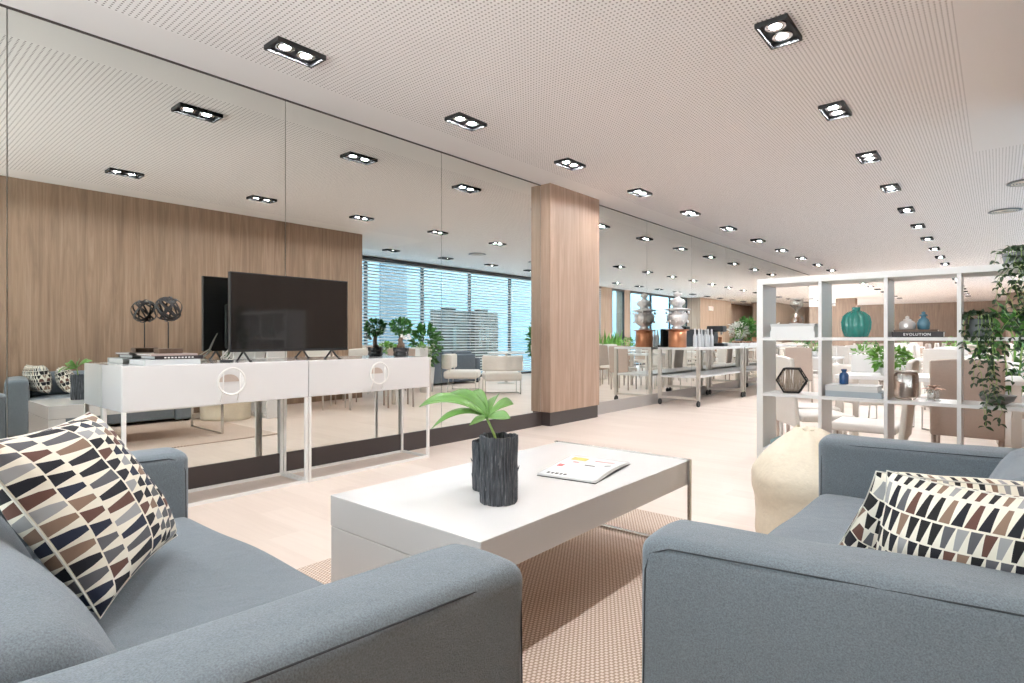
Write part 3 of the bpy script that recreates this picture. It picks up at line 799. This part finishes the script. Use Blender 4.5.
# hexagon lantern
def hexl(x, y, z):
    t = thing('hexagon_lantern', 'black hexagonal lantern wound with beige twine in the middle left cell', 'lantern', (x, y, z), rad(8))
    m = MB(); r = .085; hz = r*.866
    for yy in (-.045, .045):
        pts = [(r*math.cos(k*PI/3), yy, hz+r*math.sin(k*PI/3)) for k in range(6)]
        for k in range(6): m.tube([pts[k], pts[(k+1) % 6]], .005, 8)
    for k in range(6): m.tube([(r*math.cos(k*PI/3), -.045, hz+r*math.sin(k*PI/3)), (r*math.cos(k*PI/3), .045, hz+r*math.sin(k*PI/3))], .005, 8)
    m.build('frame', 'black_iron', t).location = (0, 0, .006)
    m = MB(); q = random.Random(4)
    for yy in (-.04, .04):
        for i in range(26):
            x0 = -.076+.152*i/25; x1 = max(-.078, min(.078, x0+q.uniform(-.018, .018)))
            zz = lambda xx: min(hz*.98, (r-abs(xx))*1.732)
            m.tube([(x0, yy, hz-zz(x0)), (x1, yy*.95, hz+zz(x1))], .0022, 5)
    m.build('twine', 'twine', t).location = (0, 0, .006)
    MB().lathe([(.03, 0), (.03, .003)], 20).build('base_plate', 'black_iron', t)
hexl(3.35, 3.93, L2z)
t = thing('blue_bottle', 'small cobalt blue bottle on two grey books in the shelf', 'bottle', (3.64, 3.93, L2z+.069))
MB().lathe([(.022, 0), (.025, .004), (.025, .055), (.02, .066), (.012, .07), (.012, .078), (.016, .08), (.016, .09), (.012, .09)], 28).build('body', 'cobalt', t)
G = 'grey books under the blue bottle'
book('book', 'lower blue-grey book under the cobalt bottle', 'book', 3.56, 3.845, 3.83, 4.03, L2z, L2z+.034, 'book_grey', G, spine='y')
book('book', 'upper pale grey book right under the cobalt bottle', 'book', 3.558, 3.825, 3.83, 4.03, L2z+.0345, L2z+.068, 'book_pale', G, spine='y')
def candle_lantern(x, y, z):
    t = thing('glass_lantern', 'smoked glass lantern with a white candle inside on the shelf', 'lantern', (x, y, z))
    MB().rbox(-.056, .056, -.056, .056, 0, .155, .025, (2, 2, 3)).build('glass', 'smoke', t)
    c = MB().lathe([(.03, .012), (.031, .015), (.031, .085), (.028, .088)], 24).build('candle', 'candle', t)
    MB().tube([(0, 0, .088), (.002, 0, .098)], .0015, 6).build('wick', 'ink', c)
    m = MB(); m.tube([(.05*math.cos(a*PI/12), .05*math.sin(a*PI/12), .157) for a in range(24)], .004, 8, closed=True).build('rim', 'steel', t)
candle_lantern(3.95, 3.93, L2z)
def star(x, y, z):
    t = thing('copper_ornament', 'rose copper flower ornament on a clear glass stand beside the lantern', 'ornament', (x, y, z))
    m = MB()
    for k in range(9):
        a = 2*PI*k/9; m.leaf((.006*math.cos(a), .006*math.sin(a), .062), (math.cos(a), math.sin(a), .15), (0, 0, 1), .05, .024)
    for k in range(6):
        a = 2*PI*k/6+.3; m.leaf((.004*math.cos(a), .004*math.sin(a), .066), (math.cos(a), math.sin(a), .9), (-math.cos(a), -math.sin(a), 1), .034, .02)
    m.build('flower', 'rose_copper', t, solid=.002)
    MB().lathe([(.035, 0), (.035, .004), (.028, .006), (.028, .055), (.03, .06)], 24).build('glass_stand', 'clear', t)
star(4.075, 3.92, L2z)
t = thing('bowl', 'shallow grey stoneware bowl at the right end of the middle shelf', 'bowl', (4.345, 3.90, L2z))
MB().lathe([(.03, 0), (.035, .003), (.065, .022), (.078, .05), (.074, .05), (.06, .025), (.02, .008)], 36).build('body', 'bowl', t)
# vines
def vine_pot(name, lab, x, y, z, pr, ph, strands, seed, potm='pot_grey', crown=60, stake=0):
    q = random.Random(seed); t = wthing(name, lab, 'plant', (x, y, z))
    MB().lathe([(pr*.8, 0), (pr*.84, .004), (pr, ph), (pr*.93, ph), (pr*.9, ph*.8)], 32, (x, y, z)).build('pot', potm, t)
    MB().lathe([(pr*.9, ph*.8), (pr*.9, ph*.84)], 20, (x, y, z)).build('soil', 'soil', t)
    m = MB(); st = MB(); foliage(m, (x, y, z+ph+.01), pr*1.1, pr*1.05, .018, crown, .03, .017, q)
    for (dx, dy, ln, jit) in strands:
        pts = [Vector((x+dx*.4, y+dy*.4, z+ph)), Vector((x+dx*.9, y+dy*.9, z+ph+.02)), Vector((x+dx, y+dy, z+ph-.03))]
        k = max(2, int(ln/.03))
        for i in range(k): pts.append(pts[-1]+Vector((q.uniform(-jit, jit), q.uniform(-jit, jit)*.5, -ln/k)))
        st.tube(pts, .0013, 5)
        for p in pts[1:]:
            for _ in range(2):
                d = Vector((q.uniform(-1, 1), q.uniform(-1, .6), q.uniform(-.8, .1)))
                m.leaf(p, d, Vector((q.gauss(0, .4), -.6, 1)), q.uniform(.026, .04), q.uniform(.014, .02))
    if stake: MB().tube([(x+.03, y, z+.03), (x+.03, y, z+stake)], .0018, 6).build('stake', 'black_iron', t)
    st.build('vine_stem', 'stem', t); m.build('foliage', 'leaf_dark', t)
vine_pot('trailing_plant', 'trailing dark green plant in a zinc pot on the shelf, hanging over two cells', 4.27, 3.90, L3z, .058, .095,
         [(.0, -.11, .30, .012), (.03, -.115, .46, .012), (.015, -.12, .52, .014), (-.04, -.11, .12, .01), (.05, -.11, .34, .014), (.045, -.13, .5, .014), (-.06, -.11, .06, .008), (.06, -.115, .42, .012)], 11, crown=110)
vine_pot('trailing_plant', 'leafy trailing plant in a grey pot on top of the shelf, vines over its edge', 4.435, 3.93, L4z, .075, .06,
         [(-.10, 0, .02, .01), (-.03, -.16, .45, .02), (0, -.16, .62, .02), (.03, -.16, .5, .02), (.06, -.16, .66, .02), (.09, -.155, .45, .018), (-.05, -.16, .3, .02), (.08, -.16, .2, .02), (.0, -.165, .3, .02), (-.02, -.155, .5, .02), (.05, -.17, .35, .03), (.02, -.17, .25, .03), (-.02, -.17, .2, .03), (.01, -.17, .4, .03), (-.04, -.17, .35, .03), (.03, -.18, .3, .035), (.06, -.18, .3, .035)], 12, crown=46, stake=.17)
tag(MB().rbox(3.245, 3.40, 3.83, 4.02, .396, .445, .012, (2, 2, 1)).build('storage_box', 'tealbox'), 'low grey-teal box in the lower left shelf cell behind the beanbag', 'box')

# ------------------------------------------------------------------ chairs, tables
def dining_chair(bm_, sm_):
    t = thing('dining_chair', 'x', 'chair')
    def lean(p, q): return (p.x, p.y-.05*(q.z+1)*.5, p.z+(.012*(1-q.x*q.x) if q.z > .9 else 0))
    MB().rbox(-.215, .215, -.235, -.195, .36, .92, .015, (4, 1, 6), 0, None, lean).build('backrest', bm_, t)
    MB().rbox(-.215, .215, -.19, .23, .405, .465, .02, (4, 4, 1)).build('seat', sm_, t)
    for (x, y) in ((-.195, -.2), (.195, -.2), (-.195, .2), (.195, .2)):
        MB().tube([(x, y, 0), (x, y, .36 if y < 0 else .405)], [.013, .017], 4).build('leg', 'taupe' if bm_ == 'taupe' else 'cream', t)
    return t
protoT = dining_chair('taupe', 'cream'); protoC = dining_chair('cream', 'cream')
def put(pr, x, y, deg, lab, grp='dining chairs'): return dup(pr, (x, y, 0), rad(deg), lab, grp)   # deg: 0 faces +y
put(protoT, 4.17, 5.56, 0, 'taupe dining chair seen from behind, right of the candle lantern')
put(protoT, 2.98, 5.86, -62, 'taupe dining chair farther back, above and right of the hexagonal lantern')
put(protoC, 3.17, 5.33, -55, 'cream dining chair right behind the hexagonal twine lantern')
put(protoC, 4.72, 6.6, 70, 'cream dining chair at the right edge behind the bowl')
put(protoC, 3.62, 4.98, 90, 'cream dining chair seen side-on, seat showing below the grey books and candle lantern')
def table(x, y, sx, sy, lab, grp='white dining tables', hh=.75):
    t = thing('dining_table', lab, 'table', (x, y, 0), 0, grp)
    MB().box(-sx/2, sx/2, -sy/2, sy/2, hh-.035, hh).build('tabletop', 'white', t, bevel=.003)
    for a in (-1, 1):
        for b in (-1, 1): MB().box(a*(sx/2-.04)-.025, a*(sx/2-.04)+.025, b*(sy/2-.04)-.025, b*(sy/2-.04)+.025, 0, hh-.035).build('leg', 'cream', t)
    return t
table(3.85, 6.35, 1.3, .85, 'white dining table directly behind the shelf')
def pot_plant(x, y, z, pr, ph, cr, ch, n, lab, m='leaf_mid', potm='white', ln=.09, seed=1, flowers=0):
    q = random.Random(seed); t = thing('potted_plant', lab, 'plant', (x, y, z))
    MB().lathe([(pr*.75, 0), (pr, ph), (pr*.9, ph), (pr*.86, ph*.85)], 24).build('pot', potm, t)
    MB().lathe([(pr*.86, ph*.85), (pr*.86, ph*.88)], 16).build('soil', 'soil', t)
    f = MB(); foliage(f, (0, 0, ph+ch*.55), cr, cr, ch*.5, n, ln, ln*.5, q); f.build('foliage', m, t)
    s = MB()
    for k in range(6):
        a = k*PI/3; s.tube([(pr*.3*math.cos(a), pr*.3*math.sin(a), ph*.85), (cr*.5*math.cos(a), cr*.5*math.sin(a), ph+ch*.6)], .006, 6)
    s.build('stem', 'stem', t)
    if flowers:
        f = MB(); foliage(f, (0, 0, ph+ch*.8), cr*.9, cr*.9, ch*.3, flowers, ln*.6, ln*.45, q); f.build('blossom', 'petal', t)
pot_plant(3.60, 6.12, .751, .08, .07, .14, .16, 170, 'leafy green plant with white blossoms on the nearest dining table', 'leaf_light', 'white', .075, 2, 26)
t = thing('planter_box', 'small white planter box with greenery on the nearest dining table', 'planter', (3.45, 6.62, .751))
MB().rbox(-.22, .22, -.09, .09, .0, .17, .008, (1, 1, 1)).build('trough', 'white', t)
f = MB(); foliage(f, (-.15, 0, .19), .06, .06, .05, 50, .05, .026, random.Random(8)); f.build('foliage', 'leaf_light', t)
# lounge seen in the mirror
def armchair():
    t = thing('lounge_chair', 'x', 'armchair')
    MB().rbox(-.36, .36, -.33, .36, .27, .43, .05, (5, 5, 2)).build('seat', 'cream', t)
    def wrap(p, q): return (p.x, p.y+.20*q.x*q.x, p.z)
    MB().rbox(-.40, .40, -.42, -.33, .46, .76, .04, (10, 1, 3), 0, None, wrap).build('backrest', 'cream', t)
    for s in (-1, 1):
        x = s*.34; MB().tube([(x, -.2, .5), (x, -.25, .014), (x, .32, .014), (x, .32, .27)], .011, 8).build('sled_leg', 'steel', t)
    MB().tube([(-.34, .1, .014), (.34, .1, .014)], .01, 8).build('crossbar', 'steel', t)
    return t
protoA = armchair()
dup(protoA, (4.12, 8.42, 0), rad(52), 'white lounge armchair seen side-on in the mirror, in front of the slate sofa', 'white lounge armchairs')
dup(protoA, (3.1, 8.5, 0), rad(-48), 'white lounge armchair seen from behind in the mirror, next to the oak column', 'white lounge armchairs')
dup(protoA, (5.2, 13.4, 0), rad(150), 'white lounge armchair by the window, reflected under the snake plant', 'white lounge armchairs')
dup(protoA, (4.0, 13.2, 0), rad(200), 'white lounge armchair reflected below the crystal fountain', 'white lounge armchairs')
dup(protoA, (5.7, 15.0, 0), rad(-60), 'white lounge armchair reflected right of the oak column', 'white lounge armchairs')
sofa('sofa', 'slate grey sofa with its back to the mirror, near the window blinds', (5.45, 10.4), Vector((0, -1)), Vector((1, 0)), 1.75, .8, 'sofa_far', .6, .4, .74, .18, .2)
put(protoC, 4.95, 7.95, 150, 'cream dining chair reflected at the right end of the console'); put(protoC, 5.6, 8.0, -30, 'cream dining chair reflected behind the bonsai')
put(protoT, 5.5, 7.2, 90, 'taupe dining chair by the blinds, reflected left of the bonsai')
t = thing('side_table', 'round white lounge table reflected beside the column', 'table', (4.75, 10.55, 0))
MB().lathe([(.45, .72), (.46, .735), (.45, .75)], 40).build('tabletop', 'white', t); MB().lathe([(.22, 0), (.2, .012), (.035, .03), (.03, .72)], 24).build('pedestal', 'steel', t)
pot_plant(6.22, 13.7, 0, .17, .4, .27, 1.1, 240, 'leafy floor plant by the window, reflected next to the column', 'leaf_mid', 'pot_grey', .18, 6)
def snake(x, y, lab):
    q = random.Random(9); t = thing('snake_plant', lab, 'plant', (x, y, 0)); MB().rbox(-.55, .55, -.16, .16, 0, .55, .01, (1, 1, 1)).build('trough', 'white', t)
    m = MB()
    for _ in range(46):
        m.leaf((q.uniform(-.5, .5), q.uniform(-.12, .12), .5), (q.gauss(0, .12), q.gauss(0, .12), 1), (q.gauss(0, 1), q.gauss(0, 1), 0), q.uniform(.5, .9), .09, 0, .1)
    m.build('foliage', 'leaf_light', t)
snake(5.1, 15.9, 'upright snake plant trough reflected right of the oak column')

# ------------------------------------------------------------------ buffet carts
def cart(y0, y1, lab):
    x0, x1 = .06, .76; t = wthing('buffet_cart', lab, 'cart', ((x0+x1)/2, (y0+y1)/2, 0), 'steel buffet carts'); s = .05
    MB().box(x0, x1, y0, y1, .90, .935).build('tabletop', 'white', t, bevel=.003)
    for x in (x0, x1-s):
        for y in (y0, y1-s): MB().box(x, x+s, y, y+s, .10, .90).build('leg', 'steel', t)
    for y in (y0, y1-s): MB().box(x0+s, x1-s, y+.005, y+s-.005, .11, .145).build('rail', 'steel', t)
    MB().box(x0+s, x1-s, y0+.01, y1-.01, .45, .48).build('lower_shelf', 'white', t)
    for x in (x0+.025, x1-.025):
        for y in (y0+.025, y1-.025):
            MB().tube([(x-.015, y, .045), (x+.015, y, .045)], .045, 16).tube([(x, y, .08), (x, y, .102)], .012, 8).build('caster', 'rubber', t)
cart(8.80, 10.88, 'wheeled steel buffet cart along the mirror carrying the crystal fountain'); cart(10.95, 13.0, 'second wheeled buffet cart along the mirror, carrying white trays'); cart(13.1, 15.2, 'third wheeled buffet cart, farthest along the mirror')
BZ = .936
def fountain(x, y):
    t = thing('drinks_fountain', 'tiered crystal drinks fountain on a copper drum, on the buffet cart', 'drinks dispenser', (x, y, BZ))
    MB().lathe([(.14, 0), (.145, .005), (.145, .27), (.14, .275)], 36).build('drum', 'copper', t)
    MB().lathe([(.17, .276), (.19, .285), (.19, .292), (.05, .296)], 36).build('tray', 'copper', t)
    MB().lathe([(.07, .296), (.10, .31), (.06, .34), (.12, .39), (.16, .45), (.17, .52), (.15, .56), (.09, .58), (.12, .60), (.20, .615), (.2, .63), (.08, .65), (.07, .68), (.11, .71), (.125, .75), (.10, .79), (.05, .81), (.03, .84), (.06, .86), (.065, .89), (.02, .92)], 48, (0,0,0), 0, .07, 16).build('crystal_tiers', 'crystal', t)
    m = MB()
    for k in range(10):
        a = 2*PI*k/10
        for (r, z) in ((.19, .60), (.175, .45)): m.lathe([(.002, 0), (.012, -.02), (.014, -.035), (.003, -.05)], 8, (r*math.cos(a), r*math.sin(a), z))
    m.build('pendant_drop', 'crystal', t)['kind'] = 'stuff'
fountain(.30, 9.02)
for i in range(6):
    t = thing('glass_bottle', '%s clear glass bottle from the copper drum in the row on the cart' % ORD[i], 'bottle', (.50+.01*(i % 2), 9.26+i*.14, BZ), 0, 'clear bottles on the buffet cart')
    MB().lathe([(.031, 0), (.034, .005), (.034, .18), (.016, .23), (.014, .28), (.017, .285), (.017, .295), (.012, .295)], 20).build('body', 'soap', t)
    MB().lathe([(.013, .295), (.013, .31)], 12).build('cap', 'crystal', t)
t = thing('menu_board', 'long black board standing against the mirror behind the bottles', 'board', (.085, 10.05, BZ)); MB().box(-.025, .02, -.82, .82, 0, .31).build('panel', 'black', t, bevel=.003); MB().box(.025, .05, -.85, .85, 0, .03).build('foot_ledge', 'black', t)
t = thing('coffee_machine', 'black coffee machine on the buffet cart beside the board', 'coffee machine', (.36, 10.62, BZ)); MB().rbox(-.16, .16, -.11, .11, 0, .06, .015).build('base', 'black', t); MB().rbox(-.16, -.02, -.11, .11, .0605, .27, .015).build('body', 'black', t); MB().rbox(-.16, .14, -.11, .11, .2705, .38, .02).build('head', 'black', t); MB().tube([(.08, 0, .22), (.08, 0, .27)], .02, 12).build('spout', 'steel', t)
for i, y in enumerate((11.2, 11.75, 12.3)):
    t = thing('serving_tray', '%s white serving tray of pastries on the second cart' % ORD[i], 'tray', (.5, y, BZ), 0, 'white serving trays'); MB().rbox(-.16, .16, -.22, .22, 0, .06, .012, (2, 2, 1)).build('tray', 'white', t)
    f = MB(); q = random.Random(i)
    for _ in range(12): f.rbox(*(lambda a, b: (a-.03, a+.03, b-.03, b+.03))(q.uniform(-.12, .12), q.uniform(-.17, .17)), .061, .095, .015, (1, 1, 1))
    f.build('pastry', 'food', t)['kind'] = 'stuff'
t = thing('copper_pot', 'round copper pot at the end of the second buffet cart', 'pot', (.45, 12.72, BZ)); MB().lathe([(.11, 0), (.13, .02), (.13, .18), (.12, .18), (.12, .03)], 28).build('body', 'copper', t); MB().tube([(.0, -.13, .14), (0, -.18, .15), (0, -.13, .16)], .008, 6).build('handle', 'copper', t)
pot_plant(.35, 13.9, BZ, .09, .14, .2, .35, 120, 'white flower arrangement on the third buffet cart', 'petal', 'pot_grey', .1, 14)

# ------------------------------------------------------------------ the hall beyond
q = random.Random(21); n = 0
ROWS = ['nearest', 'second', 'third', 'fourth', 'fifth', 'sixth', 'seventh']
COLS = ['mirror column', 'middle column', 'window column']
for r_i, y in enumerate((11.6, 14.6, 17.8, 21.2, 24.6, 28.0)):
    for c_i, x in enumerate((1.76, 3.70, 5.72)):
        if c_i == 2 and not 18.5 < y < 26: continue
        place = '%s hall row, %s' % (ROWS[r_i], COLS[c_i])
        table(x, y, .86, .86, 'white square dining table in the %s' % place, 'white square hall tables')
        for k, (dx, dy, dg) in enumerate(((0, -.68, 0), (0, .68, 180), (-.68, 0, -90), (.68, 0, 90))):
            side = ('near', 'far', 'mirror', 'window')[k]
            put(protoC if (r_i+c_i+k) % 3 else protoT, x+dx, y+dy, dg+q.uniform(-6, 6), '%s chair on the %s side of the table, %s' % ('cream' if (r_i+c_i+k) % 3 else 'taupe', side, place), 'chairs at the hall tables')
        if (r_i+c_i) % 2 == 0:
            pot_plant(x, y, .751, .07, .1, .16, .22, 70, 'small green centrepiece plant on the table in the %s' % place, 'leaf_light' if c_i else 'leaf_mid', 'white', .09, 30+r_i*3+c_i)
pot_plant(5.45, 30.2, 0, .2, .5, .45, 1.5, 240, 'tall dark palm-like plant by the far oak pillar', 'leaf_mid', 'pot_grey', .3, 61)
pot_plant(4.46, 7.75, 0, .17, .5, .28, .82, 240, 'bright green bushy plant behind the trailing vines', 'leaf_mid', 'white', .14, 62)
t = thing('exit_sign', 'red lit exit sign high on the far oak pillar', 'sign', (6.19, 27.2, 2.42)); MB().box(-.03, .0, -.28, .28, 0, .2).build('box', 'paint', t); text('EXIT', .17, (-.031, 0, .1), (PI/2, 0, -PI/2), t, 'sign')
for pr in (protoT, protoC, protoA):
    for ch in list(pr.children): bpy.data.objects.remove(ch)
    bpy.data.objects.remove(pr)

# ------------------------------------------------------------------ world, camera, view
w = bpy.data.worlds.new('World'); sc.world = w; w.use_nodes = True
bg = w.node_tree.nodes['Background']; bg.inputs[1].default_value = 1.0
_, _, wz = sepxyz(w.node_tree, coords(w.node_tree, 'Generated'))        # overcast sky; bright lower half added to light the ceiling
w.node_tree.links.new(mixc(w.node_tree, (wz * 8. + .5).op('MAXIMUM', 0.).op('MINIMUM', 1.), (16., 16.6, 17.), (4.2, 4.8, 5.3)), bg.inputs[0])
cam = bpy.data.cameras.new('camera'); co = bpy.data.objects.new('camera', cam); C.objects.link(co); sc.camera = co
co.location = (4.35, 0, 1.08); co.rotation_euler = (PI/2, 0, rad(40.2))
cam.sensor_width = 36; cam.lens = 36*576/1024; cam.shift_y = -2.9/1024; cam.clip_start = .02; cam.clip_end = 200
for o in bpy.data.objects:
    if '_w' in o: del o['_w']
sc.view_settings.view_transform = 'Standard'; sc.view_settings.look = 'None'; sc.view_settings.gamma = 1; sc.view_settings.use_curve_mapping = False
sc.view_settings.exposure = 0.23
cy = sc.cycles
cy.use_denoising = True; cy.max_bounces = 10; cy.diffuse_bounces = 6; cy.glossy_bounces = 6; cy.transmission_bounces = 8; cy.transparent_max_bounces = 16
cy.sample_clamp_indirect = 8; cy.caustics_reflective = False; cy.caustics_refractive = False; cy.use_light_tree = True
